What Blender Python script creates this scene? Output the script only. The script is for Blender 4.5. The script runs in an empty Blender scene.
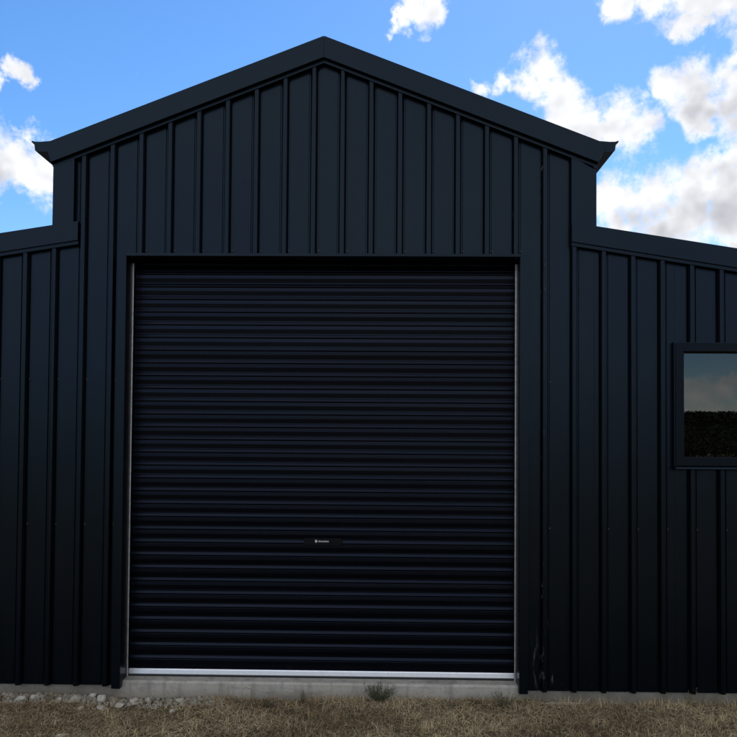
import bpy, math, random
import numpy as np
from mathutils import Vector, Matrix

random.seed(7)
rng = np.random.default_rng(11)
scene = bpy.context.scene
C = scene.collection
R = math.radians

# ------------------------------------------------------------------ camera
CAM = Vector((0.392, -4.70, 1.60))
YAW, PITCH, ROLL = R(1.0), R(1.38), R(0.42)
FPX, PPX, PPY, SIZE = 723.0, 368.5, 425.0, 737.0
fw = Vector((-math.sin(YAW) * math.cos(PITCH), math.cos(YAW) * math.cos(PITCH), math.sin(PITCH)))
r0 = fw.cross(Vector((0, 0, 1))).normalized()
u0 = r0.cross(fw)
rt = r0 * math.cos(ROLL) + u0 * math.sin(ROLL)
up = -r0 * math.sin(ROLL) + u0 * math.cos(ROLL)
cam = bpy.data.cameras.new('camera')
cam.sensor_width = 36
cam.lens = 36 * FPX / SIZE
cam.shift_y = (PPY - SIZE / 2) / SIZE
cam.clip_end = 6000
camo = bpy.data.objects.new('camera', cam)
C.objects.link(camo)
camo.matrix_world = Matrix(((rt.x, up.x, -fw.x, CAM.x), (rt.y, up.y, -fw.y, CAM.y),
                            (rt.z, up.z, -fw.z, CAM.z), (0, 0, 0, 1)))
scene.camera = camo

# ------------------------------------------------------------------ exposure
scene.view_settings.view_transform = 'Standard'
scene.view_settings.look = 'None'
scene.view_settings.gamma = 1
scene.view_settings.exposure = 0.95
scene.view_settings.use_curve_mapping = False

# ------------------------------------------------------------------ sun and sky
SUN_EL, SUN_AZ = R(46), R(18)       # the sun stands behind the shed, a little to the right
sunv = Vector((math.sin(SUN_AZ) * math.cos(SUN_EL), math.cos(SUN_AZ) * math.cos(SUN_EL), math.sin(SUN_EL)))
sl = bpy.data.lights.new('sun', 'SUN')
sl.energy = 3.2
sl.angle = R(0.5)
sl.color = (1.0, 0.95, 0.87)
so = bpy.data.objects.new('sun', sl)
C.objects.link(so)
so.rotation_euler = sunv.to_track_quat('Z', 'Y').to_euler()

world = bpy.data.worlds.new('World')
scene.world = world
world.use_nodes = True
wt = world.node_tree
wt.nodes.clear()


class NT:
    """small helper to wire nodes"""
    def __init__(s, t): s.t = t
    def n(s, kind, **kw):
        nd = s.t.nodes.new(kind)
        for k, v in kw.items(): setattr(nd, k, v)
        return nd
    def l(s, a, b): s.t.links.new(a, b)
    def put(s, sock, v):
        if isinstance(v, bpy.types.NodeSocket): s.l(v, sock)
        else: sock.default_value = v
    def m(s, op, a, b=0.0, c=None, clamp=False):
        nd = s.n('ShaderNodeMath', operation=op, use_clamp=clamp)
        s.put(nd.inputs[0], a); s.put(nd.inputs[1], b)
        if c is not None: s.put(nd.inputs[2], c)
        return nd.outputs[0]
    def v(s, op, a, b=None, out=0, scale=None):
        nd = s.n('ShaderNodeVectorMath', operation=op)
        s.put(nd.inputs[0], a)
        if b is not None: s.put(nd.inputs[1], b)
        if scale is not None: s.put(nd.inputs['Scale'], scale)
        return nd.outputs[out]
    def mr(s, x, a, b, c=0.0, d=1.0, kind='SMOOTHSTEP'):
        nd = s.n('ShaderNodeMapRange', interpolation_type=kind)
        s.put(nd.inputs[0], x); s.put(nd.inputs[1], a); s.put(nd.inputs[2], b)
        s.put(nd.inputs[3], c); s.put(nd.inputs[4], d)
        return nd.outputs[0]
    def noise(s, vec, scale, detail=4, rough=0.55, out=0, dist=0.0):
        nd = s.n('ShaderNodeTexNoise')
        s.put(nd.inputs['Vector'], vec)
        nd.inputs['Scale'].default_value = scale
        nd.inputs['Detail'].default_value = detail
        nd.inputs['Roughness'].default_value = rough
        nd.inputs['Distortion'].default_value = dist
        return nd.outputs[out]
    def mix(s, f, a, b):
        nd = s.n('ShaderNodeMix', data_type='RGBA')
        s.put(nd.inputs[0], f); s.put(nd.inputs[6], a); s.put(nd.inputs[7], b)
        return nd.outputs[2]


def pix_dir(x, y):
    d = fw * FPX + rt * (x - PPX) - up * (y - PPY)
    return d.normalized()

# cumulus banks of the northern sky: direction (from its place over the shed) and angular radius
CLOUDS = [
    (0, 82, 4), (12, 70, 6), (24, 76, 2),
    (-25, 165, 32), (12, 162, 22), (40, 152, 14), (42, 172, 18), (20, 178, 14), (30, 136, 8),
    (404, 16, 7), (421, 8, 11), (437, 3, 8), (392, 21, 2),
    (482, 93, 4), (500, 92, 7), (526, 86, 14), (548, 76, 15), (564, 92, 15), (554, 108, 14), (574, 120, 16), (594, 130, 14),
    (612, 126, 18), (632, 128, 14),
    (674, 94, 17), (704, 94, 28), (745, 98, 34), (730, 74, 13), (694, 118, 14), (735, 122, 12),
    (614, 200, 18), (645, 206, 28), (690, 202, 36), (740, 202, 44), (702, 170, 16), (737, 164, 24), (622, 222, 14), (672, 228, 16), (728, 246, 4),
    (614, 2, 11), (650, -6, 20), (690, 2, 22), (732, -6, 32), (692, 26, 9),
    (800, 100, 50), (820, 200, 60), (-80, 150, 45), (680, -80, 50), (380, -110, 36),
]

W = NT(wt)
tc = W.n('ShaderNodeTexCoord')
dirn = W.v('NORMALIZE', tc.outputs['Generated'])
warp = W.v('SUBTRACT', W.noise(dirn, 13.0, 5, 0.62, out=1), (0.5, 0.5, 0.5))
wd = W.v('ADD', dirn, W.v('SCALE', warp, scale=0.085))

def union(blobs, vec):
    out = None
    for (x, y, r) in blobs:
        d = pix_dir(x, y)
        rad = r / FPX / (1 + ((x - PPX) ** 2 + (y - PPY) ** 2) / FPX ** 2) ** 0.75
        b = W.m('MULTIPLY_ADD', W.v('DISTANCE', vec, tuple(d), out=1), -1.0 / (1.9 * rad + 0.012), 1.0)
        out = b if out is None else W.m('MAXIMUM', out, b)
    return out
body = W.mr(union(CLOUDS, wd), 0.0, 0.95, kind='LINEAR')
# cloud standing between a point and the sun: the same banks, seen a step higher
over = W.mr(union([c for c in CLOUDS if c[2] >= 24], W.v('ADD', wd, (0.004, 0.004, 0.026))), 0.30, 0.80)
# the rest of the sky carries the same broken cumulus
gn = W.noise(W.v('MULTIPLY', wd, (1.0, 1.0, 2.2)), 3.6, 3, 0.5)
gen = W.mr(gn, 0.32, 0.58, kind='LINEAR')
front = W.mr(W.v('DOT_PRODUCT', dirn, tuple(Vector((-0.02, 1, 0.28)).normalized()), out=1), 0.80, 0.87, 1.0, 0.0)
body = W.m('MAXIMUM', body, W.m('MULTIPLY', gen, front))
over = W.m('MAXIMUM', over, W.m('MULTIPLY', W.mr(gn, 0.54, 0.72), front))
f1 = W.m('SUBTRACT', W.noise(dirn, 30.0, 8, 0.62), 0.5)
fa = W.noise(dirn, 24.0, 2, 0.5)
fc = W.noise(W.v('ADD', dirn, (0.003, 0.003, 0.013)), 24.0, 2, 0.5)
D = W.m('MULTIPLY_ADD', f1, 1.5, body)
alpha = W.mr(D, 0.25, 0.80)
thick = W.m('MULTIPLY', over, W.mr(W.m('MULTIPLY_ADD', f1, 0.35, body), 0.35, 0.85))
shade = W.m('SUBTRACT', W.m('MULTIPLY_ADD', W.m('SUBTRACT', fa, fc), 0.75, 0.95), W.m('MULTIPLY', thick, 0.28))
shade = W.m('MINIMUM', W.m('MAXIMUM', shade, 0.34), 1.05)
# clouds opposite the sun are lit full in the face
shade = W.m('MULTIPLY', shade, W.mr(W.v('DOT_PRODUCT', dirn, tuple(sunv), out=1), -0.5, 0.6, 1.45, 1.0))
sky = W.n('ShaderNodeTexSky', sky_type='NISHITA')
sky.sun_disc = False
sky.sun_elevation = SUN_EL
sky.sun_rotation = SUN_AZ
sky.altitude = 400
sky.air_density = 1.0
sky.dust_density = 0.1
sky.ozone_density = 3.0
hs = W.n('ShaderNodeHueSaturation'); hs.inputs['Saturation'].default_value = 1.22; hs.inputs['Value'].default_value = 0.94; hs.inputs['Hue'].default_value = 0.502
W.l(sky.outputs[0], hs.inputs['Color'])
ccol = W.n('ShaderNodeCombineXYZ')
CB = 5.7
W.l(W.m('MULTIPLY', shade, CB * 0.97), ccol.inputs[0])
W.l(W.m('MULTIPLY', shade, CB * 0.985), ccol.inputs[1])
W.l(W.m('MULTIPLY', W.m('MULTIPLY_ADD', shade, 0.94, 0.07), CB), ccol.inputs[2])
bg = W.n('ShaderNodeBackground')
bg.inputs[1].default_value = 0.10
W.l(W.mix(alpha, hs.outputs[0], ccol.outputs[0]), bg.inputs[0])
wo = W.n('ShaderNodeOutputWorld')
W.l(bg.outputs[0], wo.inputs[0])
world.cycles.sampling_method = 'MANUAL'
world.cycles.sample_map_resolution = 512
scene.cycles.max_bounces = 5
scene.cycles.diffuse_bounces = 3
scene.cycles.glossy_bounces = 3
scene.cycles.caustics_reflective = False
scene.cycles.adaptive_threshold = 0.015

# ------------------------------------------------------------------ helpers
class MB:
    def __init__(s): s.v = []; s.f = []
    def add(s, verts, faces):
        o = len(s.v); s.v += [tuple(p) for p in verts]; s.f += [tuple(i + o for i in q) for q in faces]
        return s
    def box(s, x0, x1, y0, y1, z0, z1):
        v = [(x, y, z) for z in (z0, z1) for y in (y0, y1) for x in (x0, x1)]
        return s.add(v, [(0, 2, 3, 1), (4, 5, 7, 6), (0, 1, 5, 4), (1, 3, 7, 5), (3, 2, 6, 7), (2, 0, 4, 6)])
    def sweep(s, sections, closed=True, cap=True):
        """sections: list of equally long rings of points"""
        n = len(sections[0]); v = [p for r in sections for p in r]; f = []
        for a in range(len(sections) - 1):
            for i in range(n if closed else n - 1):
                j = (i + 1) % n
                f.append((a * n + i, a * n + j, (a + 1) * n + j, (a + 1) * n + i))
        if cap and closed:
            f.append(tuple(range(n))[::-1]); f.append(tuple((len(sections) - 1) * n + i for i in range(n)))
        return s.add(v, f)
    def tube(s, pts, rads, n=5):
        secs = []
        for i, p in enumerate(pts):
            p = Vector(p)
            a = Vector(pts[max(0, i - 1)]); b = Vector(pts[min(len(pts) - 1, i + 1)])
            t = (b - a).normalized()
            q = t.cross(Vector((0.31, 0.17, 0.93))).normalized() if abs(t.z) < 0.97 else t.cross(Vector((1, 0, 0))).normalized()
            w_ = t.cross(q)
            secs.append([tuple(p + (q * math.cos(k * 2 * math.pi / n) + w_ * math.sin(k * 2 * math.pi / n)) * rads[i]) for k in range(n)])
        return s.sweep(secs)
    def mesh(s, name, mat, smooth=False):
        me = bpy.data.meshes.new(name)
        me.from_pydata(s.v, [], s.f)
        me.validate(); me.update()
        if mat: me.materials.append(mat)
        if smooth: me.polygons.foreach_set('use_smooth', [True] * len(me.polygons))
        return me
    def build(s, name, mat, parent=None, smooth=False):
        return link(name, s.mesh(name, mat, smooth), parent)


def link(name, data, parent=None, loc=None):
    o = bpy.data.objects.new(name, data)
    C.objects.link(o)
    if parent: o.parent = parent
    if loc: o.location = loc
    return o


def tag(o, label=None, cat=None, group=None, kind=None):
    if label: o['label'] = label
    if cat: o['category'] = cat
    if group: o['group'] = group
    if kind: o['kind'] = kind
    return o


def material(name):
    m = bpy.data.materials.new(name); m.use_nodes = True
    t = m.node_tree; p = t.nodes['Principled BSDF']
    return m, NT(t), p


# ------------------------------------------------------------------ materials
def painted_steel(name, base, rough, scuff=False, spec=0.295, tint=(0.50, 0.71, 0.98), wave=0.0045, wscale=(2.2, 1.0, 0.7)):
    m, N, p = material(name)
    geo = N.n('ShaderNodeNewGeometry')
    pos = geo.outputs['Position']
    sp = N.n('ShaderNodeSeparateXYZ'); N.l(pos, sp.inputs[0])
    n1 = N.noise(pos, 3.0, 5, 0.6)
    mp = N.v('MULTIPLY', pos, (7.0, 7.0, 0.6))
    streak = N.noise(mp, 3.0, 5, 0.65)
    dust = N.m('MULTIPLY', N.mr(streak, 0.5, 0.85), 0.35)
    col = N.mix(dust, base + (1,), tuple(min(1, c * 1.7 + 0.0012) for c in base) + (1,))
    ro = N.m('ADD', rough - 0.06, N.m('MULTIPLY', N.m('ADD', n1, streak), 0.07))
    # splashed mud that has dried on the lowest courses
    low = N.mr(sp.outputs[2], 0.0, 0.30, 1.0, 0.0)
    spl = N.m('MULTIPLY', N.m('MULTIPLY', low, N.mr(N.noise(pos, 38.0, 5, 0.7), 0.56, 0.80)), 0.16)
    col = N.mix(spl, col, (0.10, 0.085, 0.06, 1))
    if scuff:
        # pale scrapes beside the doorway
        mx = N.m('MULTIPLY', N.mr(sp.outputs[0], 1.36, 1.42), N.mr(sp.outputs[0], 1.58, 1.50))
        mz = N.m('MULTIPLY', N.mr(sp.outputs[2], 0.62, 0.05), 1.0)
        sc = N.noise(N.v('MULTIPLY', pos, (34.0, 10.0, 5.0)), 1.0, 6, 0.7, dist=0.6)
        msk = N.m('MULTIPLY', N.m('MULTIPLY', mx, mz), N.mr(sc, 0.55, 0.70))
        mx2 = N.m('MULTIPLY', N.mr(sp.outputs[0], 1.425, 1.432), N.mr(sp.outputs[0], 1.462, 1.452))
        sc2 = N.noise(N.v('MULTIPLY', pos, (60.0, 10.0, 14.0)), 1.0, 6, 0.7)
        msk2 = N.m('MULTIPLY', mx2, N.mr(sc2, 0.60, 0.68))
        mx3 = N.m('MULTIPLY', N.mr(sp.outputs[0], 1.24, 1.25), N.mr(sp.outputs[0], 1.29, 1.28))
        mk3 = N.m('MULTIPLY', N.m('MULTIPLY', mx3, N.mr(sc2, 0.62, 0.70)), N.mr(sp.outputs[2], 2.5, 2.8))
        msk = N.m('MULTIPLY', N.m('MAXIMUM', N.m('MAXIMUM', msk, msk2), mk3), 0.42)
        col = N.mix(msk, col, (0.22, 0.21, 0.185, 1))
        ro = N.m('ADD', ro, N.m('MULTIPLY', msk, 0.3))
    N.l(col, p.inputs['Base Color']); N.l(ro, p.inputs['Roughness'])
    p.inputs['Specular IOR Level'].default_value = spec
    p.inputs['Specular Tint'].default_value = tint + (1,)
    wv = N.noise(N.v('MULTIPLY', pos, wscale), 2.0, 2, 0.4)
    fine = N.noise(pos, 260.0, 2, 0.5)
    bp = N.n('ShaderNodeBump'); bp.inputs['Strength'].default_value = 1.0; bp.inputs['Distance'].default_value = wave
    N.l(N.m('ADD', wv, N.m('MULTIPLY', fine, 0.012)), bp.inputs['Height'])
    N.l(bp.outputs[0], p.inputs['Normal'])
    return m

M = {}
M['cladding'] = painted_steel('dark_painted_cladding', (0.0005, 0.0012, 0.0022), 0.30, scuff=True)
M['trim'] = painted_steel('dark_painted_trim', (0.0005, 0.0012, 0.0022), 0.32, wave=0.0012)
M['curtain'] = painted_steel('dark_painted_curtain', (0.0004, 0.0006, 0.0016), 0.29, spec=0.30, tint=(0.46, 0.58, 0.90), wave=0.0012, wscale=(0.5, 1, 3))
M['frame'] = painted_steel('dark_window_frame', (0.0010, 0.0011, 0.0016), 0.40, spec=0.2, wave=0.0004)

def galv(name, base, rough, metal, var=0.6):
    m, N, p = material(name)
    geo = N.n('ShaderNodeNewGeometry'); pos = geo.outputs['Position']
    n = N.noise(N.v('MULTIPLY', pos, (8, 8, 8)), 4.0, 6, 0.7)
    N.l(N.mix(N.mr(n, 0.3, 0.75), base + (1,), tuple(c * var for c in base) + (1,)), p.inputs['Base Color'])
    N.l(N.m('ADD', rough - 0.1, N.m('MULTIPLY', n, 0.2)), p.inputs['Roughness'])
    p.inputs['Metallic'].default_value = metal
    return m
M['rail'] = galv('mill_aluminium', (0.86, 0.87, 0.92), 0.40, 1.0, 0.9)
M['track'] = galv('galvanised_track', (0.62, 0.63, 0.64), 0.5, 0.8)
M['inner_steel'] = galv('galvanised_lining', (0.35, 0.36, 0.37), 0.5, 0.8)

def plain(name, col, rough):
    m, N, p = material(name)
    geo = N.n('ShaderNodeNewGeometry')
    n = N.noise(geo.outputs['Position'], 20.0, 4, 0.6)
    N.l(N.mix(n, tuple(c * 0.75 for c in col) + (1,), tuple(c * 1.2 for c in col) + (1,)), p.inputs['Base Color'])
    p.inputs['Roughness'].default_value = rough
    return m
M['seal'] = plain('black_rubber', (0.012, 0.012, 0.013), 0.7)
M['handle'] = plain('black_lock_plate', (0.003, 0.003, 0.0035), 0.6)
M['handle'].node_tree.nodes['Principled BSDF'].inputs['Specular IOR Level'].default_value = 0.12
M['print'] = plain('white_print', (0.40, 0.40, 0.42), 0.5)
M['screw'] = plain('dark_screw_head', (0.006, 0.006, 0.007), 0.5)

def concrete(name):
    m, N, p = material(name)
    geo = N.n('ShaderNodeNewGeometry'); pos = geo.outputs['Position']
    big = N.noise(pos, 2.2, 6, 0.65); sm = N.noise(pos, 45.0, 5, 0.65); st = N.noise(N.v('MULTIPLY', pos, (9, 9, 1.5)), 1.6, 4, 0.6)
    col = N.mix(N.mr(big, 0.3, 0.7), (0.34, 0.315, 0.27, 1), (0.44, 0.41, 0.36, 1))
    col = N.mix(N.m('MULTIPLY', N.mr(sm, 0.5, 0.75), 0.5), col, (0.17, 0.165, 0.15, 1))
    col = N.mix(N.m('MULTIPLY', N.mr(st, 0.48, 0.68), 0.6), col, (0.20, 0.185, 0.155, 1))
    pt = N.noise(N.v('MULTIPLY', pos, (1.6, 1.6, 5.0)), 1.3, 6, 0.7)
    col = N.mix(N.m('MULTIPLY', N.mr(pt, 0.50, 0.66), 0.55), col, (0.17, 0.16, 0.14, 1))
    sp = N.n('ShaderNodeSeparateXYZ'); N.l(pos, sp.inputs[0])
    soil = N.m('MULTIPLY', N.mr(N.m('ADD', sp.outputs[2], N.m('MULTIPLY', N.m('SUBTRACT', sm, 0.5), 0.10)), 0.0, -0.075), 0.55)
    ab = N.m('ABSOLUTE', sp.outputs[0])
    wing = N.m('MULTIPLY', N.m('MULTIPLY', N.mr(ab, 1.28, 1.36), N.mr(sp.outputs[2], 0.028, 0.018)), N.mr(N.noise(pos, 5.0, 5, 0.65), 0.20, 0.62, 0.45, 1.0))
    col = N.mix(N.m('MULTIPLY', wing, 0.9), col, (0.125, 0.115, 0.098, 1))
    col = N.mix(soil, col, (0.16, 0.13, 0.09, 1))
    N.l(col, p.inputs['Base Color']); p.inputs['Roughness'].default_value = 0.9
    bp = N.n('ShaderNodeBump'); bp.inputs['Distance'].default_value = 0.004; bp.inputs['Strength'].default_value = 0.7
    N.l(N.m('ADD', sm, big), bp.inputs['Height']); N.l(bp.outputs[0], p.inputs['Normal'])
    return m
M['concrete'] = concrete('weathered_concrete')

def stone(name, a, b):
    m, N, p = material(name)
    oi = N.n('ShaderNodeObjectInfo'); geo = N.n('ShaderNodeNewGeometry')
    n = N.noise(geo.outputs['Position'], 55.0, 6, 0.7)
    c = N.mix(N.mr(n, 0.3, 0.7), a + (1,), b + (1,))
    c = N.mix(N.m('MULTIPLY', oi.outputs['Random'], 0.4), c, (0.30, 0.25, 0.18, 1))
    N.l(c, p.inputs['Base Color']); p.inputs['Roughness'].default_value = 0.95
    bp = N.n('ShaderNodeBump'); bp.inputs['Distance'].default_value = 0.004
    N.l(n, bp.inputs['Height']); N.l(bp.outputs[0], p.inputs['Normal'])
    return m
M['stone'] = stone('pale_rubble', (0.50, 0.465, 0.39), (0.33, 0.30, 0.245))
M['gravel'] = stone('rubble_grit', (0.36, 0.32, 0.255), (0.17, 0.145, 0.105))

def soil():
    m, N, p = material('dry_grassy_soil')
    geo = N.n('ShaderNodeNewGeometry'); pos = geo.outputs['Position']
    a = N.noise(pos, 0.5, 5, 0.6); b = N.noise(pos, 12.0, 8, 0.7); c = N.noise(N.v('MULTIPLY', pos, (60, 160, 60)), 1.0, 4, 0.7)
    col = N.mix(N.mr(b, 0.35, 0.65), (0.10, 0.072, 0.044, 1), (0.20, 0.15, 0.09, 1))
    col = N.mix(N.m('MULTIPLY', N.mr(c, 0.5, 0.7), 0.5), col, (0.20, 0.155, 0.085, 1))
    col = N.mix(N.m('MULTIPLY', N.mr(a, 0.5, 0.7), 0.6), col, (0.075, 0.075, 0.032, 1))
    N.l(col, p.inputs['Base Color']); p.inputs['Roughness'].default_value = 1.0
    p.inputs['Specular IOR Level'].default_value = 0.1
    bp = N.n('ShaderNodeBump'); bp.inputs['Distance'].default_value = 0.02
    N.l(N.m('ADD', b, c), bp.inputs['Height']); N.l(bp.outputs[0], p.inputs['Normal'])
    return m
M['soil'] = soil()

def attr_mat(name, rough, transl=0.0):
    m, N, p = material(name)
    at = N.n('ShaderNodeAttribute', attribute_name='tint')
    N.l(at.outputs['Color'], p.inputs['Base Color'])
    p.inputs['Roughness'].default_value = rough
    p.inputs['Specular IOR Level'].default_value = 0.2
    return m
M['straw'] = attr_mat('dry_straw', 0.8)
M['leaf'] = attr_mat('leaf_and_stem', 0.8)

def glass():
    m = bpy.data.materials.new('tinted_window_glass'); m.use_nodes = True
    t = m.node_tree; t.nodes.clear(); N = NT(t)
    fr = N.n('ShaderNodeFresnel'); fr.inputs[0].default_value = 1.66
    tr = N.n('ShaderNodeBsdfTransparent'); tr.inputs[0].default_value = (0.16, 0.17, 0.17, 1)
    gl = N.n('ShaderNodeBsdfGlossy'); gl.inputs['Roughness'].default_value = 0.004; gl.inputs[0].default_value = (0.95, 0.97, 0.95, 1)
    geo = N.n('ShaderNodeNewGeometry')
    wv = N.noise(geo.outputs['Position'], 3.0, 2, 0.4)
    bp = N.n('ShaderNodeBump'); bp.inputs['Distance'].default_value = 0.0003; N.l(wv, bp.inputs['Height'])
    N.l(bp.outputs[0], gl.inputs['Normal'])
    mx = N.n('ShaderNodeMixShader'); N.l(fr.outputs[0], mx.inputs[0]); N.l(tr.outputs[0], mx.inputs[1]); N.l(gl.outputs[0], mx.inputs[2])
    o = N.n('ShaderNodeOutputMaterial'); N.l(mx.outputs[0], o.inputs[0])
    return m
M['glass'] = glass()

# ------------------------------------------------------------------ dimensions (metres, X right, Y into the shed, Z up)
PITCH_M, RIB0 = 0.19, -1.585            # ribs of the steel cladding
RIB_H, RIB_T, RIB_B = 0.030, 0.0125, 0.0235   # rib depth, half width at top and at foot
SLOPE, APEX = 0.388, 4.118               # gable: underside of the barge board
LSLOPE = 0.157
HALF, OUT, DEPTH = 1.78, 4.62, 7.0
DOOR, DTOP = 1.29, 2.818
WBOT = 0.004
SLAB = 0.030
GROUND = -0.072
def gable_z(x): return APEX - SLOPE * abs(x)
def lean_z(x): return 2.905 - LSLOPE * (abs(x) - 1.66)

# ------------------------------------------------------------------ ground
def gnoise(x, y):
    return 0.010 * math.sin(x * 2.1 + 0.6 * math.sin(y * 1.7)) * math.cos(y * 2.6 + 0.4) + 0.006 * math.sin(x * 6.3 + y * 4.1)
def ground_z(x, y):
    d = max(abs(x), abs(y))
    if d < 7: return GROUND + gnoise(x, y)
    return GROUND + gnoise(x, y) * max(0, 1 - (d - 7) / 3)
ax = sorted(set([-3000, -1200, -500, -200, -90, -45, -25, -15, -10] + [round(-7 + 0.25 * i, 3) for i in range(57)] + [10, 15, 25, 45, 90, 200, 500, 1200, 3000]))
b = MB()
n = len(ax)
b.add([(x, y, ground_z(x, y)) for y in ax for x in ax],
      [(j * n + i, j * n + i + 1, (j + 1) * n + i + 1, (j + 1) * n + i) for j in range(n - 1) for i in range(n - 1)])
ground = tag(b.build('ground', M['soil'], smooth=True), kind='structure')

# ------------------------------------------------------------------ the shed
shed = link('shed', None)
shed.location = (0, 0, 0)
tag(shed, 'dark charcoal ribbed steel barn shed with gabled centre and lower side wings', 'shed')

# slab
b = MB()
e = 0.012
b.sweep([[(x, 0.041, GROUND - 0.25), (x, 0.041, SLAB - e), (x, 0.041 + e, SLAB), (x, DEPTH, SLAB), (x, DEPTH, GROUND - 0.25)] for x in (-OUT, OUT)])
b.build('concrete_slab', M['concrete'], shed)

def profile(x0, x1):
    """breakpoints of the ribbed sheet between x0 and x1 -> [(x, y)]"""
    pts = []
    k0 = math.floor((x0 - RIB0) / PITCH_M) - 1
    k1 = math.ceil((x1 - RIB0) / PITCH_M) + 1
    raw = []
    for k in range(k0, k1 + 1):
        c = RIB0 + k * PITCH_M
        raw += [(c - RIB_B - 0.0105, RIB_H), (c - RIB_B - 0.0085, RIB_H + 0.007), (c - RIB_B - 0.001, RIB_H + 0.007), (c - RIB_B + 0.001, RIB_H - 0.003), (c - RIB_T - 0.0015, 0.003), (c - RIB_T + 0.002, 0.0),
                (c + RIB_T - 0.002, 0.0), (c + RIB_T + 0.0015, 0.003), (c + RIB_B - 0.001, RIB_H - 0.003), (c + RIB_B + 0.001, RIB_H + 0.007), (c + RIB_B + 0.0085, RIB_H + 0.007), (c + RIB_B + 0.0105, RIB_H)]
    def yat(x):
        for (xa, ya), (xb, yb) in zip(raw, raw[1:]):
            if xa <= x <= xb: return ya + (yb - ya) * (x - xa) / max(1e-9, xb - xa)
        return RIB_H
    pts = [(x0, yat(x0))] + [p for p in raw if x0 + 1e-4 < p[0] < x1 - 1e-4] + [(x1, yat(x1))]
    return pts

def panel(x0, x1, zb, zt, parent, extra=()):
    """one cladding sheet section with real thickness; zt is a function of x"""
    p = profile(x0, x1)
    for xe in extra:
        if x0 + 1e-4 < xe < x1 - 1e-4 and all(abs(q[0] - xe) > 1e-4 for q in p):
            for i in range(len(p) - 1):
                if p[i][0] < xe < p[i + 1][0]:
                    t = (xe - p[i][0]) / (p[i + 1][0] - p[i][0]); p.insert(i + 1, (xe, p[i][1] + t * (p[i + 1][1] - p[i][1]))); break
    mid = (x0 + x1) / 2
    b = MB()
    secs = []
    for (x, y) in p:
        secs.append([(x, y, zb), (x, y, zt(x)), (x, y + 0.0012, zt(x)), (x, y + 0.0012, zb)])
    b.sweep(secs)
    return b.build('cladding_panel', M['cladding'], parent)

# window opening in the right wing
WX0, WX1, WZ0, WZ1 = 2.30, 3.22, 1.475, 2.245
def backing(name, polys):
    """inner lining of a wall: a thin sheet behind the cladding with the openings left free"""
    b = MB()
    for (x0, x1, z0, za, zb) in polys:
        b.sweep([[(x0, 0.045, z0), (x0, 0.045, za), (x0, 0.050, za), (x0, 0.050, z0)],
                 [(x1, 0.045, z0), (x1, 0.045, zb), (x1, 0.050, zb), (x1, 0.050, z0)]])
    return b.build(name, M['inner_steel'], shed)

gw = backing('gable_wall', [(-HALF + .01, -DOOR - .01, SLAB, gable_z(HALF), gable_z(DOOR)), (DOOR + .01, HALF - .01, SLAB, gable_z(DOOR), gable_z(HALF)),
                            (-DOOR - .01, 0, DTOP + .02, gable_z(DOOR), APEX - 0.02), (0, DOOR + .01, DTOP + .02, APEX - 0.02, gable_z(DOOR))])
lwl = backing('wing_wall', [(-OUT, -HALF, SLAB, lean_z(OUT), lean_z(HALF))])
lwr = backing('wing_wall', [(HALF, WX0, SLAB, lean_z(HALF), lean_z(WX0)), (WX1, OUT, SLAB, lean_z(WX1), lean_z(OUT)),
                            (WX0, WX1, SLAB, WZ0, WZ0), (WX0, WX1, WZ1, lean_z(WX0), lean_z(WX1))])
gt = lambda x: gable_z(x) + 0.05
lt = lambda x: lean_z(x) + 0.05
for k in range(-16, 33):
    c = RIB0 + k * PITCH_M
    x0, x1 = c - PITCH_M / 2, c + PITCH_M / 2
    if x0 < -OUT: x0 = -OUT
    if x1 > OUT: x1 = OUT
    if x1 - x0 < 0.02: continue
    if 0 <= k <= 17:
        if k == 17: x1 = HALF - 0.002
        if k == 0: x0 = -HALF + 0.002
        if x0 >= -DOOR - 0.03 and x1 <= DOOR + 0.08:
            panel(x0, x1, DTOP + 0.012, gt, gw, (0.0,))
            if x1 > DOOR + 0.02: panel(DOOR + 0.012, x1 - 0.0005, WBOT, lambda x: DTOP + 0.011, gw)
        else:
            panel(x0, x1, WBOT, gt, gw)
    elif k < 0:
        if k == -1: x1 = -HALF
        if x1 - x0 > 0.01: panel(x0, x1, WBOT, lt, lwl)
    else:
        if k == 18: x0 = HALF
        if x1 <= WX0 or x0 >= WX1: panel(x0, x1, WBOT, lt, lwr)
        else:
            if x0 < WX0: panel(x0, WX0 - 0.001, WBOT, lt, lwr)
            if x1 > WX1: panel(WX1 + 0.001, x1, WBOT, lt, lwr)
            a, c2 = max(x0, WX0), min(x1, WX1)
            panel(a, c2, WBOT, lambda x: WZ0 - 0.012, lwr)
            panel(a, c2, WZ1 + 0.008, lt, lwr)

# screws along the head of the doorway and the wing tops
sb = MB()
n = 6
sb.sweep([[(r * math.cos(i * math.pi / 3), y, r * math.sin(i * math.pi / 3)) for i in range(n)] for (y, r) in ((0.0, 0.0075), (-0.0015, 0.0075), (-0.002, 0.0048), (-0.0065, 0.0044))])
scr = sb.mesh('screw', M['screw'])
for k in range(2, 16):
    c = RIB0 + k * PITCH_M
    link('screw', scr, gw, (c + 0.036, RIB_H - 0.001, DTOP + 0.038))
for k in (0, 1, 16):
    c = RIB0 + k * PITCH_M
    for z in (1.05, 2.0): link('screw', scr, gw, (c + 0.036, RIB_H - 0.001, z))
for k in list(range(-4, 0)):
    for z in (1.05, 2.0): link('screw', scr, lwl, (RIB0 + k * PITCH_M + 0.036, RIB_H - 0.001, z))
for k in list(range(18, 24)):
    for z in (1.05,): link('screw', scr, lwr, (RIB0 + k * PITCH_M + 0.036, RIB_H - 0.001, z))

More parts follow.
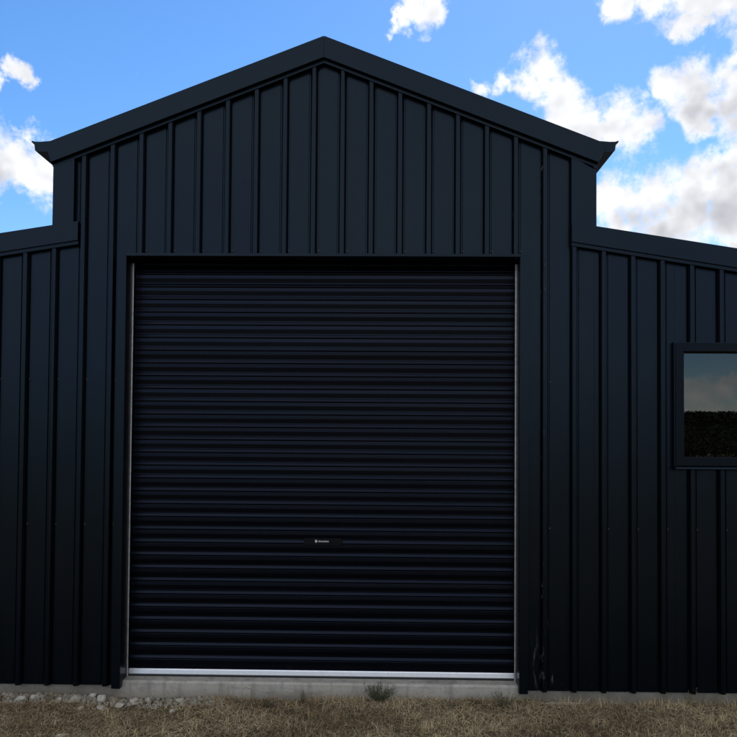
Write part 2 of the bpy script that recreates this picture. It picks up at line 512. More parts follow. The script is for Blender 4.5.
# corner flashings of the raised centre, above the wings
def flashing(name, sgn, xin, zb, ztop_in, ztop_out):
    b = MB()
    xo = HALF + 0.004
    def ring(x, zt, y0=-0.005, y1=-0.0035): return [(sgn * x, y0, zb), (sgn * x, y0, zt), (sgn * x, y1, zt), (sgn * x, y1, zb)]
    b.sweep([[(sgn * xin, 0.012, zb), (sgn * xin, 0.012, ztop_in), (sgn * (xin + .001), 0.012, ztop_in), (sgn * (xin + .001), 0.012, zb)],
             ring(xin, ztop_in), ring(xo, ztop_out),
             [(sgn * xo, 0.16, zb), (sgn * xo, 0.16, ztop_out), (sgn * (xo - .0015), 0.16, ztop_out), (sgn * (xo - .0015), 0.16, zb)]])
    return b.build(name, M['trim'], shed)
flashing('corner_flashing', -1, 1.645, 2.90, gable_z(1.645) + 0.03, gable_z(HALF) + 0.03)
flashing('corner_flashing', 1, 1.622, 2.90, gable_z(1.622) - 0.012, gable_z(HALF) - 0.046)

# barge boards: folded strips running up the gable and along the wing roofs
def barge(name, xa, xb, zf, h, parent=shed, y=-0.034, back=0.14, cut=0.0):
    """section: hem on the ribs, underside, face, capping turned back over the roof; cut = how far the outer end rakes in at its foot"""
    pts = [(-0.001, -0.020, 0), (-0.006, -0.022, 0), (-0.007, -0.001, 0), (y + 0.003, 0.0, 0), (y, 0.003, 0), (y, h, 1), (back, h - 0.012, 1),
           (back, h - 0.034, 1), (back - 0.002, h - 0.034, 1), (back - 0.002, h - 0.014, 1), (y + 0.006, h - 0.004, 1), (y + 0.004, 0.006, 0), (-0.004, 0.004, 0), (-0.001, 0.002, 0)]
    def sec(x, c):
        out = []
        for (yy, dz, top) in pts:
            xx = x if top else x - math.copysign(c, x)
            out.append((xx, yy, zf(xx) + dz))
        return out
    outer_b = abs(xb) > abs(xa)
    b = MB(); b.sweep([sec(xa, 0 if outer_b else cut), sec(xb, cut if outer_b else 0)])
    return b.build(name, M['trim'], parent)
BH = 0.143
barge('barge_board', -1.828, -0.0008, gable_z, BH, cut=0.040)
barge('barge_board', 0.0008, 1.848, gable_z, BH, cut=0.060)
barge('barge_board', -OUT - 0.05, -1.609, lean_z, 0.128, y=-0.016)
barge('barge_board', 1.622, OUT + 0.05, lean_z, 0.128, y=-0.016)

# roof sheets
def roof(name, xa, xb, zf, parent=shed):
    b = MB()
    nrib = int((DEPTH) / 0.19)
    ys = []
    for i in range(nrib + 1):
        c = 0.06 + i * 0.19
        ys += [(c - 0.024, 0.0), (c - 0.013, 0.022), (c + 0.013, 0.022), (c + 0.024, 0.0)]
    ys = [q for q in ys if q[0] < DEPTH + 0.03]
    b.add([(x, yy, zf(x) + dz) for (yy, dz) in ys for x in (xa, xb)], [(2 * i, 2 * i + 1, 2 * i + 3, 2 * i + 2) for i in range(len(ys) - 1)])
    return b.build(name, M['cladding'], parent)
rz = lambda x: gable_z(x) + BH - 0.042
rl = lambda x: lean_z(x) + 0.128 - 0.042
roof('roof', -1.83, 0, rz); roof('roof', 0, 1.83, rz)
roof('roof', -OUT - 0.06, -HALF, rl); roof('roof', HALF, OUT + 0.06, rl)

# gutters of the raised roof: quad section running back along the eaves
def gutter(sgn):
    b = MB()
    z0 = 3.492
    s = [(HALF + 0.008, 3.495), (1.888, z0 + 0.004), (1.896, z0 + 0.012), (1.901, z0 + 0.050), (1.917, z0 + 0.064), (1.921, z0 + 0.074), (1.915, z0 + 0.076), (1.900, z0 + 0.070),
         (1.862, z0 + 0.069), (1.80, z0 + 0.074), (HALF + 0.008, z0 + 0.07)]
    b.sweep([[(sgn * x, y, z) for (x, z) in s] for y in (-0.030, DEPTH)])
    return b.build('gutter', M['trim'], shed)
gutter(-1); gutter(1)

# side, rear and clerestory walls so the shed is closed
def side(name, x, z0, z1):
    b = MB()
    pts = []
    c = 0.16
    while c < DEPTH - 0.1:
        pts += [(c - 0.0235, 0.0), (c - 0.0125, 0.03), (c + 0.0125, 0.03), (c + 0.0235, 0.0)]; c += 0.19
    pts = [(0.05, 0.0)] + pts + [(DEPTH, 0.0)]
    sg = 1 if x > 0 else -1
    b.add([(x + sg * dx - sg * 0.03, yy, z) for (yy, dx) in pts for z in (z0, z1)], [(2 * i, 2 * i + 2, 2 * i + 3, 2 * i + 1) for i in range(len(pts) - 1)])
    return b.build(name, M['cladding'], shed)
side('side_wall', -OUT, WBOT, lean_z(OUT) + 0.07); side('side_wall', OUT, WBOT, lean_z(OUT) + 0.07)
side('clerestory_wall', -HALF, lean_z(HALF) + 0.03, gable_z(HALF) + 0.08); side('clerestory_wall', HALF, lean_z(HALF) + 0.03, gable_z(HALF) + 0.08)
b = MB()
b.sweep([[(-OUT, y, WBOT), (-OUT, y, lean_z(OUT) + .05), (-HALF, y, lean_z(HALF) + .05), (-HALF, y, gable_z(HALF) + .05), (0, y, APEX + .05), (HALF, y, gable_z(HALF) + .05),
          (HALF, y, lean_z(HALF) + .05), (OUT, y, lean_z(OUT) + .05), (OUT, y, WBOT)] for y in (DEPTH - 0.01, DEPTH)])
b.build('rear_wall', M['cladding'], shed)

# doorway trim: jamb flashings with a reveal, and a head flashing
DY = 0.150                                # plane of the door curtain
def jamb(sgn):
    b = MB()
    fx = DOOR + 0.056
    def ring(x, y, n): return [(sgn * x, y, WBOT - 0.012), (sgn * x, y, DTOP + 0.0), (sgn * (x + n[0]), y + n[1], DTOP + 0.0), (sgn * (x + n[0]), y + n[1], WBOT - 0.012)]
    b.sweep([ring(fx, 0.026, (-0.002, 0)), ring(fx, -0.004, (-0.002, 0.002)), ring(DOOR + 0.002, -0.004, (0.001, 0.003)), ring(DOOR, -0.002, (0.002, 0.002)), ring(DOOR, DY + 0.06, (0.002, 0)), ring(DOOR + 0.05, DY + 0.062, (0, 0.002))])
    return b.build('jamb_flashing', M['trim'], shed)
jamb(-1); jamb(1)
b = MB()
hx = DOOR + 0.056
s = [(-0.004, DTOP + 0.016), (-0.006, DTOP - 0.002), (-0.003, DTOP - 0.004), (DY - 0.03, DTOP - 0.004), (DY - 0.03, DTOP + 0.045), (DY - 0.028, DTOP + 0.045), (DY - 0.028, DTOP + 0.0), (0.0, DTOP + 0.0), (-0.002, DTOP + 0.016)]
b.sweep([[(x, y, z) for (y, z) in s] for x in (-DOOR - 0.004, DOOR + 0.004)])
b.build('head_flashing', M['trim'], shed)

# ------------------------------------------------------------------ roller door
P = 0.0861
FIRST = 0.676 - 7 * P - 0.0752         # foot of the lowest full corrugation
rail_top = 0.079
b = MB()
DX = DOOR - 0.004
b.box(-DX, DX, DY + 0.020, DY + 0.024, rail_top, DTOP + 0.05)
door = b.build('roller_door', M['curtain'], shed)
tag(door, 'closed black roller door of horizontal corrugated slats')
prof = [(0.0, 0.0), (0.06, 0.0), (0.34, 0.0047), (0.40, 0.0055), (0.64, 0.0055), (0.66, 0.0046), (0.75, 0.0082), (0.775, 0.0086), (0.80, 0.0082), (0.95, 0.0030), (0.98, 0.0), (1.0, 0.0)]
def slat_mesh(z0, z1, name, bend=0.0):
    b = MB(); secs = []
    for t, o in prof:
        z = t * P
        if z < z0 - 1e-6 or z > z1 + 1e-6: continue
        secs.append([(-DX, -o, z), (DX, -o, z), (DX, -o + 0.0012, z), (-DX, -o + 0.0012, z)])
    b.sweep(secs)
    return b.mesh(name, M['curtain'])
sm_ = slat_mesh(0, P, 'slat')
z = FIRST; i = 0
while z + P < DTOP - 0.03:
    if z + P > rail_top + 0.02:
        if z < rail_top:
            o = link('slat', slat_mesh(rail_top - z, P, 'slat'), door, (0, DY + 0.0, z))
        else:
            o = link('slat', sm_, door, (0, DY + random.uniform(-.0012, .0012), z))
            o.rotation_euler = (random.gauss(0, 0.022), random.gauss(0, 0.0004), 0)
    z += P
top_z = z
# the curtain leans back towards its drum above the last slat
b = MB()
b.sweep([[(x, DY + yy, top_z + zz) for (yy, zz) in ((0, 0.0), (0.012, 0.03), (0.04, 0.07), (0.10, 0.11), (0.101, 0.109), (0.042, 0.068), (0.014, 0.029), (0.002, 0.0))] for x in (-DX, DX)])
b.build('curtain_top', M['curtain'], door)
# bottom rail, rubber seal, guide tracks
b = MB()
b.sweep([[(x, y, z) for (y, z) in ((DY - 0.012, 0.044), (DY - 0.014, 0.048), (DY - 0.0105, 0.073), (DY - 0.006, 0.079), (DY + 0.018, 0.079), (DY + 0.018, 0.044))] for x in (-DX + .002, DX - .002)])
b.build('bottom_rail', M['rail'], door)
b = MB()
b.sweep([[(x, y, z) for (y, z) in ((DY - 0.010, 0.030), (DY - 0.012, 0.036), (DY - 0.010, 0.044), (DY + 0.014, 0.044), (DY + 0.014, 0.030))] for x in (-DX + .004, DX - .004)])
b.build('rubber_seal', M['seal'], door)
for sg in (-1, 1):
    b = MB()
    x1, x0 = DOOR - 0.001, DOOR - 0.009
    zt = DTOP - 0.022
    s = [(x1, DY - 0.034), (x0 + 0.002, DY - 0.034), (x0, DY - 0.032), (x0, DY - 0.026), (x0 + .002, DY - 0.026), (x1 - 0.003, DY - 0.028), (x1, DY - 0.028)]
    b.sweep([[(sg * x, y, z) for (x, y) in s] for z in (SLAB + 0.002, zt)])
    b.build('guide_track', M['track'], door)
# lock: dark plate with a white printed mark
hz = 0.936
b = MB()
hw, hh = 0.128, 0.023
ring = []
for (sx, sz, a0) in ((1, 1, 0), (-1, 1, 90), (-1, -1, 180), (1, -1, 270)):
    for a in (0, 45, 90):
        ring.append((sx * (hw - 0.012) + 0.012 * math.cos(R(a0 + a)), sz * (hh - 0.012) + 0.012 * math.sin(R(a0 + a))))
b.sweep([[(0.010 + x * k, y, hz + zz * k) for (x, zz) in ring] for (y, k) in ((DY - 0.002, 1.0), (DY - 0.017, 1.0), (DY - 0.019, 0.97))])
lock = b.build('lock_plate', M['handle'], door)
b = MB()
zc = hz + 0.002
nd = 8
b.sweep([[(-0.036 + 0.0085 * math.cos(i * 2 * math.pi / nd), y, zc + 0.001 + 0.0105 * math.sin(i * 2 * math.pi / nd)) for i in range(nd)] for y in (DY - 0.0188, DY - 0.0200)])
b.build('logo_mark', M['print'], lock)
b = MB()
x = -0.020
for w_, hts in ((.011, 0.011), (.008, .0095), (.009, .0095), (.008, .0095), (.009, .011), (.008, .0095), (.009, .0095)):
    b.sweep([[(x, y, zc - .005), (x + w_ * .8, y, zc - .005), (x + w_ * .8, y, zc - .005 + hts), (x, y, zc - .005 + hts)] for y in (DY - 0.0188, DY - 0.0200)])
    x += w_ + 0.0012
b.build('printed_word', M['print'], lock)

# ------------------------------------------------------------------ window
win = MB()
def frame(b, x0, x1, z0, z1, w, y0, y1, bev=0.004):
    """mitred rectangular frame with a softened face"""
    secs = []
    for (cx, cz, ix, iz) in ((x0, z0, 1, 1), (x1, z0, -1, 1), (x1, z1, -1, -1), (x0, z1, 1, -1), (x0, z0, 1, 1)):
        secs.append([(cx, y1, cz), (cx, y0 + bev, cz), (cx + ix * bev, y0, cz + iz * bev), (cx + ix * (w - bev), y0, cz + iz * (w - bev)), (cx + ix * w, y0 + bev, cz + iz * w), (cx + ix * w, y1, cz + iz * w)])
    return b.sweep(secs, cap=False)
frame(win, 2.290, 3.230, 1.462, 2.256, 0.055, -0.010, 0.05)
win_o = win.build('window', M['frame'], shed)
tag(win_o, 'dark framed window reflecting clouds and a tree line')
b = MB(); frame(b, 2.338, 3.182, 1.508, 2.212, 0.012, 0.012, 0.06, 0.002); b.build('sash', M['frame'], win_o)
b = MB(); frame(b, 2.283, 3.237, 1.455, 2.263, 0.008, -0.002, 0.028, 0.001); b.build('surround_flashing', M['trim'], win_o)
b = MB(); b.box(2.346, 3.174, 0.040, 0.045, 1.516, 2.204); b.build('glass_pane', M['glass'], win_o)
b = MB(); b.sweep([[(x, y, z) for (y, z) in ((-0.020, 1.440), (-0.024, 1.444), (-0.022, 1.456), (-0.004, 1.461), (0.02, 1.461), (0.02, 1.440))] for x in (2.284, 3.236)])
b.build('sill', M['trim'], win_o)

# ------------------------------------------------------------------ dry grass
def blade_mesh(name, mat, x, y, z, az, tilt, length, width, curl, tint, parent=None):
    """N bent two-segment blades as one mesh"""
    N_ = len(x)
    dx, dy = np.cos(az), np.sin(az)
    px, py = -dy, dx
    base = np.stack([x, y, z], 1)
    V = np.zeros((N_, 5, 3))
    pos = base.copy(); t = tilt.copy()
    wv = np.stack([px, py, rng.uniform(-.5, .5, N_)], 1) * (width / 2)[:, None]
    V[:, 0] = pos - wv; V[:, 1] = pos + wv
    step = length / 2
    d = np.stack([dx * np.cos(t), dy * np.cos(t), np.sin(t)], 1)
    pos = pos + d * step[:, None]
    V[:, 2] = pos - wv * .8; V[:, 3] = pos + wv * .8
    t = t - curl
    d = np.stack([dx * np.cos(t), dy * np.cos(t), np.sin(t)], 1)
    V[:, 4] = pos + d * step[:, None]
    me = bpy.data.meshes.new(name)
    me.vertices.add(N_ * 5); me.vertices.foreach_set('co', V.reshape(-1))
    loops = np.zeros((N_, 7), dtype=np.int32)
    o = np.arange(N_) * 5
    loops[:, 0] = o; loops[:, 1] = o + 1; loops[:, 2] = o + 3; loops[:, 3] = o + 2
    loops[:, 4] = o + 2; loops[:, 5] = o + 3; loops[:, 6] = o + 4
    me.loops.add(N_ * 7); me.loops.foreach_set('vertex_index', loops.reshape(-1))
    me.polygons.add(N_ * 2)
    st = np.zeros((N_, 2), dtype=np.int32); st[:, 0] = np.arange(N_) * 7; st[:, 1] = st[:, 0] + 4
    me.polygons.foreach_set('loop_start', st.reshape(-1))
    me.update(calc_edges=True)
    at = me.color_attributes.new('tint', 'FLOAT_COLOR', 'POINT')
    col = np.ones((N_, 5, 4)); col[:, :, :3] = tint[:, None, :]
    at.data.foreach_set('color', col.reshape(-1))
    me.materials.append(mat)
    return link(name, me, parent)

def gz(x, y):
    return GROUND + 0.010 * np.sin(x * 2.1 + 0.6 * np.sin(y * 1.7)) * np.cos(y * 2.6 + 0.4) + 0.006 * np.sin(x * 6.3 + y * 4.1)

def straw_tint(x, y, gain=1.0):
    """blade colours: straw, bleached and brown stems in drifts"""
    n_ = len(x)
    drift = 0.5 + 0.28 * np.sin(x * 3.7 + 2.1 * np.sin(y * 4.3)) + 0.22 * np.sin(y * 9.0 + x * 6.1 + 1.7 * np.sin(x * 11.0))
    drift = np.clip(drift + rng.normal(0, .28, n_), 0, 1)[:, None]
    a_, b_ = np.array([[.23, .150, .080]]), np.array([[.56, .435, .255]])
    c_ = a_ + (b_ - a_) * drift
    green = (rng.uniform(0, 1, n_) < 0.10)[:, None]
    c_ = np.where(green, np.array([[.22, .215, .125]]), c_)
    pale = (rng.uniform(0, 1, n_) < 0.05)[:, None]
    c_ = np.where(pale, np.array([[.62, .53, .37]]), c_)
    return c_ * rng.uniform(.8, 1.15, (n_, 1)) * gain

def field(n_, xr, yr):
    x = rng.uniform(*xr, n_); y = yr[1] - (yr[1] - yr[0]) * rng.uniform(0, 1, n_) ** 1.0
    return x, y
parts = []
# matted straw lying about
def patch(n_, xr, yr, ln, wd, tl, cl, up=0.012):
    x, y = field(n_, xr, yr)
    cl_ = 0.5 + 0.5 * np.sin(x * 9.1 + 3 * np.sin(y * 5.3)) * np.cos(y * 11.7 + 2 * np.sin(x * 4.1))
    bald = np.sin(x * 2.3 + 1.1) * np.sin(y * 6.0 + x * 1.3) + 0.4 * np.sin(x * 8.0 + y * 13.0)
    keep = rng.uniform(0, 1, n_) < (0.45 + 0.55 * cl_) * np.where(bald > 0.62, 0.35, 1.0)
    # the rubble in front of the left wing and the slab edge stay partly bare
    bare = (x < -0.75) & (y > -0.13 + 0.03 * np.sin(x * 7))
    keep &= ~(bare & (rng.uniform(0, 1, n_) < 0.78))
    x, y = x[keep], y[keep]; k = len(x)
    z = gz(x, y) + rng.uniform(0, up, k)
    return (x, y, z, rng.uniform(0, 2 * math.pi, k), rng.uniform(*tl, k), rng.uniform(*ln, k), rng.uniform(*wd, k), rng.uniform(*cl, k))
sets = [patch(105000, (-3.4, 4.0), (-1.1, 0.03), (.02, .075), (.0009, .0024), (-.05, .5), (-.2, .7), .016),
        patch(60000, (-3.4, 4.0), (-1.1, 0.0), (.010, .035), (.0010, .0024), (.3, 1.4), (-.3, .9), .008),
        patch(30000, (-4.6, 5.2), (-4.0, -1.05), (.05, .12), (.003, .006), (-.05, .7), (-.2, .7), .016)]
cat = [np.concatenate([s[i] for s in sets]) for i in range(8)]
tint = straw_tint(cat[0], cat[1])
lawn = blade_mesh('dry_grass', M['straw'], *cat, tint)
tag(lawn, 'matted dry straw-coloured grass in front of the shed', 'grass', kind='stuff')

# thin upright tussocks, still one mass of grass
tx, ty, taz, ttl, tln = [], [], [], [], []
for _ in range(150):
    cx_, cy_ = rng.uniform(-2.6, 3.2), rng.uniform(-0.75, -0.02)
    if cx_ < -0.75 and cy_ > -0.12: continue
    m_ = rng.integers(8, 26)
    tx += list(cx_ + rng.normal(0, .013, m_)); ty += list(cy_ + rng.normal(0, .013, m_))
    taz += list(rng.uniform(0, 6.28, m_)); ttl += list(rng.uniform(.7, 1.45, m_)); tln += list(rng.uniform(.03, .085, m_))
for _ in range(170):                      # tufts left unmown along the foot of the slab
    cx_, cy_ = rng.uniform(-0.7, 3.6), rng.uniform(-0.035, 0.028)
    m_ = rng.integers(6, 20)
    tx += list(cx_ + rng.normal(0, .018, m_)); ty += list(np.minimum(cy_ + rng.normal(0, .010, m_), 0.034))
    taz += list(rng.uniform(0, 6.28, m_)); ttl += list(rng.uniform(.6, 1.45, m_)); tln += list(rng.uniform(.025, .075, m_) * (1.3 if cx_ > 1.4 else .9))
tx, ty = np.array(tx), np.array(ty); k = len(tx)
tus = blade_mesh('grass_tussocks', M['straw'], tx, ty, gz(tx, ty), np.array(taz), np.array(ttl), np.array(tln), rng.uniform(.0012, .0028, k), rng.uniform(.1, 1.0, k), straw_tint(tx, ty, 1.1))
tag(tus, 'thin upright tufts of pale dead grass', 'grass', kind='stuff')

# ------------------------------------------------------------------ rubble along the left of the slab
def rock_mesh(name, sx, sy, sz, mat, seed, sub=1):
    rr = random.Random(seed)
    t = (1 + 5 ** .5) / 2
    v = [(-1, t, 0), (1, t, 0), (-1, -t, 0), (1, -t, 0), (0, -1, t), (0, 1, t), (0, -1, -t), (0, 1, -t), (t, 0, -1), (t, 0, 1), (-t, 0, -1), (-t, 0, 1)]
    f = [(0, 11, 5), (0, 5, 1), (0, 1, 7), (0, 7, 10), (0, 10, 11), (1, 5, 9), (5, 11, 4), (11, 10, 2), (10, 7, 6), (7, 1, 8), (3, 9, 4), (3, 4, 2), (3, 2, 6), (3, 6, 8), (3, 8, 9), (4, 9, 5), (2, 4, 11), (6, 2, 10), (8, 6, 7), (9, 8, 1)]
    v = [Vector(p).normalized() for p in v]
    for _ in range(sub):
        cache = {}; nf = []
        def mid(a, c_):
            key = (min(a, c_), max(a, c_))
            if key not in cache: v.append(((v[a] + v[c_]) / 2).normalized()); cache[key] = len(v) - 1
            return cache[key]
        for a, b_, c_ in f:
            ab, bc, ca = mid(a, b_), mid(b_, c_), mid(c_, a)
            nf += [(a, ab, ca), (b_, bc, ab), (c_, ca, bc), (ab, bc, ca)]
        f = nf
    cuts = [(Vector((rr.gauss(0, 1), rr.gauss(0, 1), rr.gauss(0, 1))).normalized(), rr.uniform(.45, .8)) for _ in range(7)]
    out = []
    for p in v:
        q = p * rr.uniform(.92, 1.06)
        for nrm, dd in cuts:
            e_ = q.dot(nrm) - dd
            if e_ > 0: q = q - nrm * e_
        out.append((q.x * sx, q.y * sy, q.z * sz))
    return MB().add(out, f).mesh(name, mat)

def on_ground(px_, py_, Z):
    """where a line of sight meets the height Z"""
    d = pix_dir(px_, py_); t = (Z - CAM.z) / d.z
    q = CAM + d * t
    return q
STONES = [  # place in the rubble, size and look
    ((102, 698), (.040, .034, .030), 'whitish angular stone leaning on top of the rubble just left of the doorway'),
    ((102, 707), (.034, .030, .022), 'pale blocky stone lying lowest in the rubble, left of the doorway'),
    ((75, 699), (.052, .036, .020), 'flat pale slab of broken concrete in the middle of the rubble'),
    ((134, 699), (.034, .030, .024), 'grey stone against the slab just inside the left door edge'),
    ((148, 698), (.024, .022, .018), 'small pale cube-like stone by the slab under the roller door'),
    ((181, 699), (.036, .026, .020), 'pale stone at the right end of the rubble under the roller door'),
    ((59, 701), (.022, .022, .020), 'small brownish stone between rubble and weeds left of the flat slab piece'),
    ((20, 699), (.060, .034, .018), 'long low lump of spilled concrete at the far left under the wing wall'),
    ((35, 698), (.040, .028, .018), 'medium lump of spilled concrete next to the far left lump'),
    ((81, 708), (.020, .018, .013), 'small lone pale stone in the grass below the flat slab piece'),
    ((172, 708), (.022, .020, .012), 'small reddish stone half sunk in the grass below the roller door'),
    ((120, 703), (.030, .028, .020), 'dusty grey stone in the centre of the rubble below the door corner'),
    ((92, 695), (.030, .024, .022), 'grey stone tucked against the slab behind the whitish stone'),
    ((566, 702), (.150, .010, .013), 'long thin pale lip of concrete at the slab foot right of the doorway'),
    ((60, 735), (.030, .024, .012), 'flat beige stone in the grass at the lower left'),
]
for i, ((px_, py_), s_, lab) in enumerate(STONES):
    q = on_ground(px_, py_, GROUND + 0.012)
    yy = min(q.y, 0.041 - s_[1] * 0.8)
    o = link('stone', rock_mesh('stone', s_[0] * 1.12, s_[1] * 1.1, s_[2] * 1.15, M['stone'], 100 + i, 2), None, (q.x, yy, ground_z(q.x, yy) + s_[2] * 0.28))
    o.rotation_euler = (random.uniform(-.3, .3), random.uniform(-.3, .3), random.uniform(0, 6.28)) if s_[0] < .1 else (0, 0, 0)
    tag(o, lab, 'stone', 'rubble stones by the slab')
# crumbled concrete and grit between them
b = MB()
for i in range(2300):
    xx = random.uniform(-2.9, -0.6) if i < 1900 else random.uniform(-0.6, 4.0)
    edge = -0.115 + 0.03 * math.sin(xx * 7)
    yy = random.uniform(edge, 0.03) if i < 1900 else random.gauss(0.0, 0.03)
    if yy > 0.030: yy = 0.028
    r = random.choice((.003, .004, .006, .008, .010, .013, .020)) * random.uniform(.7, 1.2)
    if i >= 1900: r *= 0.6
    zc_ = ground_z(xx, yy) + r * 0.3
    a0 = random.uniform(0, 6)
    flat_ = random.uniform(.35, 1.0)
    top = [(xx + r * .55 * math.cos(a0 + k * 1.571) * random.uniform(.6, 1.2), yy + r * .55 * math.sin(a0 + k * 1.571) * random.uniform(.6, 1.2), zc_ + r * flat_ * random.uniform(.4, .9)) for k in range(4)]
    bot = [(xx + r * math.cos(a0 + k * 1.571) * random.uniform(.8, 1.2), yy + r * math.sin(a0 + k * 1.571) * random.uniform(.8, 1.2), zc_ - r * .6) for k in range(4)]
    b.sweep([bot, top])
tag(b.build('gravel', M['gravel']), 'crumbled concrete and grit along the foot of the slab', 'gravel', kind='stuff')

# ------------------------------------------------------------------ weeds
def tinted(o, col, var=0.15):
    me = o.data
    at = me.color_attributes.new('tint', 'FLOAT_COLOR', 'POINT')
    a = np.ones((len(me.vertices), 4)); a[:, :3] = np.array(col) * rng.uniform(1 - var, 1 + var, (len(me.vertices), 1))
    at.data.foreach_set('color', a.reshape(-1))

def weed(px_, py_, h_, spread, nst, nlf, leafc, stemc, label, leaf=0.012):
    q = on_ground(px_, py_, GROUND)
    root = link('weed', None, None, (q.x, q.y, ground_z(q.x, q.y)))
    tag(root, label, 'weed')
    sb_ = MB(); lf = MB()
    for i in range(nst):
        a = random.uniform(0, 6.28); sp_ = spread * random.uniform(.3, 1.0); hh_ = h_ * random.uniform(.55, 1.0)
        pts = [(0, 0, -0.01)]
        for j in range(1, 5):
            t = j / 4
            pts.append((math.cos(a) * sp_ * t ** .8 + random.gauss(0, .004), math.sin(a) * sp_ * t ** .8 * .7 + random.gauss(0, .004), hh_ * t ** 1.1))
        sb_.tube(pts, [.0016, .0014, .0012, .0010, .0007], 4)
        for j in range(nlf):
            t = random.uniform(.2, 1.0); kk = min(3, int(t * 4)); u_ = t * 4 - kk
            p = Vector(pts[kk]).lerp(Vector(pts[kk + 1]), u_)
            d = Vector((random.gauss(0, 1), random.gauss(0, 1), random.gauss(.2, .7))).normalized()
            s = d.cross(Vector((0, 0, 1))).normalized() * leaf * .22
            L = leaf * random.uniform(.6, 1.3)
            lf.add([p, p + d * L * .5 + s, p + d * L, p + d * L * .5 - s], [(0, 1, 2, 3)])
    o = sb_.build('stem', M['leaf'], root); tinted(o, stemc)
    if nlf:
        o = lf.build('foliage', M['leaf'], root); tinted(o, leafc, .3)
    return root
weed(379, 704, .125, .125, 46, 26, (.085, .095, .050), (.10, .09, .055), 'bushy grey-green weed growing against the slab below the roller door')
weed(505, 708, .10, .10, 18, 14, (.10, .095, .055), (.11, .095, .06), 'low sprawling grey weed at the foot of the slab near the right door edge')
weed(292, 738, .19, .05, 4, 5, (.08, .06, .04), (.05, .038, .026), 'dark dry forked stalk standing in the grass below the door centre', .010)
weed(270, 706, .07, .07, 14, 10, (.10, .085, .05), (.12, .095, .06), 'small brown weed at the slab foot left of the dark stalk', .010)
weed(302, 703, .085, .05, 12, 8, (.09, .075, .05), (.10, .08, .05), 'thin brown weed against the slab beside the dark stalk', .009)
weed(690, 706, .12, .06, 9, 4, (.20, .16, .09), (.24, .18, .10), 'thin straw-coloured weed reaching up the right wing wall', .012)
weed(716, 706, .11, .07, 8, 4, (.22, .17, .10), (.26, .2, .11), 'straw-coloured weed at the far right below the window', .012)
weed(217, 714, .10, .012, 3, 2, (.28, .22, .14), (.30, .24, .15), 'short pale upright stub of dead grass left of the looped stem', .010)
weed(452, 709, .06, .06, 12, 9, (.13, .12, .07), (.15, .125, .075), 'tiny grey-green weed at the slab foot between the bushy weed and the sprawling weed', .009)
weed(620, 709, .06, .07, 12, 8, (.16, .13, .075), (.18, .14, .085), 'small tan weed at the slab foot below the right wing wall left of the window', .010)
weed(48, 704, .07, .05, 12, 9, (.15, .135, .08), (.17, .14, .085), 'small tan weed growing between the rubble lumps at the far left', .010)
# looped dry stem
q = on_ground(247, 706, GROUND)
root = link('weed', None, None, (q.x, q.y, ground_z(q.x, q.y))); tag(root, 'looped thin dry stem in front of the slab left of centre', 'weed')
b = MB()
pts = [(0.02, 0, -.01), (0.015, 0, .03), (0.035, -.005, .075), (0.025, -.005, .115), (-.012, 0, .125), (-.035, .005, .10), (-.034, .005, .07), (-.02, 0, .05)]
b.tube(pts, [.0016] * 4 + [.0013] * 4, 4); o = b.build('stem', M['leaf'], root); tinted(o, (.16, .13, .085))

# ------------------------------------------------------------------ woodland across the paddock behind the viewer (seen in the window)
b = MB()
ang = [R(-172 + i * 2) for i in range(83)]
rows = [(140, -0.3), (175, 3.2), (205, 6.6), (235, 9.2), (262, 11.6), (290, 11.9), (420, 8.0), (600, -0.5)]
b.add([(math.cos(a) * d, math.sin(a) * d, z + (0.35 * math.sin(a * 9) if 200 < d < 300 else 0)) for (d, z) in rows for a in ang],
      [(j * 83 + i, (j + 1) * 83 + i, (j + 1) * 83 + i + 1, j * 83 + i + 1) for j in range(len(rows) - 1) for i in range(82)])
m_, N_, p_ = material('scrubby_hillside')
gg = N_.n('ShaderNodeNewGeometry')
N_.l(N_.mix(N_.noise(gg.outputs['Position'], 0.6, 6, 0.7), (0.008, 0.010, 0.006, 1), (0.018, 0.022, 0.012, 1)), p_.inputs['Base Color'])
p_.inputs['Specular IOR Level'].default_value = 0.0
p_.inputs['Roughness'].default_value = 1.0
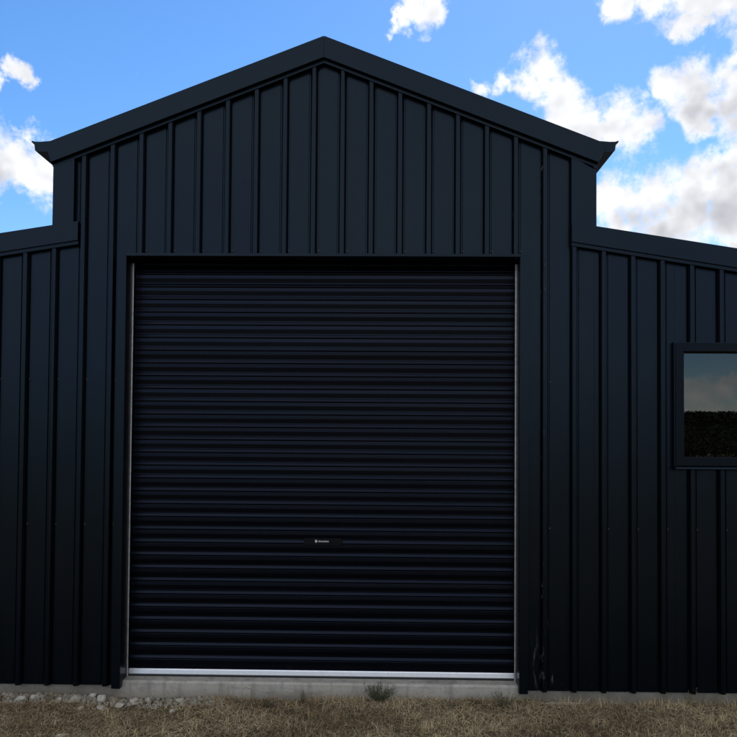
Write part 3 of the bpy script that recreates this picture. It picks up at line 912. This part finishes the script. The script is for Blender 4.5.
tag(b.build('hill', m_, smooth=True), kind='structure')
lf = []
cols = []
for i in range(900):
    far = i >= 420
    if far:
        a = R(-90) + R(random.uniform(-70, 70)); dist = random.uniform(205, 260)
        H = 1.6 + 0.0415 * (dist + 5) * random.uniform(.955, 1.0) + 0.35 * math.sin(a * 9); Wd = random.uniform(4.5, 7.5)
    else:
        a = R(-90) + R(random.uniform(-78, 78)); dist = 52 + 90 * random.random() ** 1.2
        H = 1.6 + 0.033 * (dist + 5) * random.uniform(.5, 1.0); Wd = random.uniform(1.6, 3.0) * (0.7 + dist / 200)
    cx_, cy_ = math.cos(a) * dist, math.sin(a) * dist
    nn = 400 if far else 300
    ph = rng.normal(size=(nn, 3)); ph /= np.linalg.norm(ph, axis=1)[:, None]; ph *= rng.uniform(.4, 1.0, (nn, 1)) ** .5
    ctr = np.array([cx_, cy_, H - 2.6 if far else H * .47]) + ph * np.array([Wd, Wd, 2.6 if far else H * .5])
    sz = rng.uniform(.12, .28, nn) * (0.2 + dist / 140)
    a1 = rng.normal(size=(nn, 3)); a1 /= np.linalg.norm(a1, axis=1)[:, None]
    a2 = np.cross(a1, rng.normal(size=(nn, 3))); a2 /= np.linalg.norm(a2, axis=1)[:, None]
    lf.append(np.stack([ctr - a1 * sz[:, None], ctr + a2 * sz[:, None] * .7, ctr + a1 * sz[:, None], ctr - a2 * sz[:, None] * .7], 1).reshape(-1, 3))
    cols.append(np.repeat(np.array([[.020, .025, .015]]) * rng.uniform(.7, 1.3, (nn, 1)), 4, 0))
V = np.concatenate(lf); K = len(V) // 4
me = bpy.data.meshes.new('distant_woodland')
me.from_pydata(V.tolist(), [], np.arange(K * 4).reshape(-1, 4).tolist())
at = me.color_attributes.new('tint', 'FLOAT_COLOR', 'POINT')
at.data.foreach_set('color', np.concatenate([np.concatenate(cols), np.ones((K * 4, 1))], 1).reshape(-1))
me.materials.append(M['leaf'])
tag(link('distant_woodland', me), 'dark tree line across the paddock, reflected in the window', 'woodland', kind='stuff')
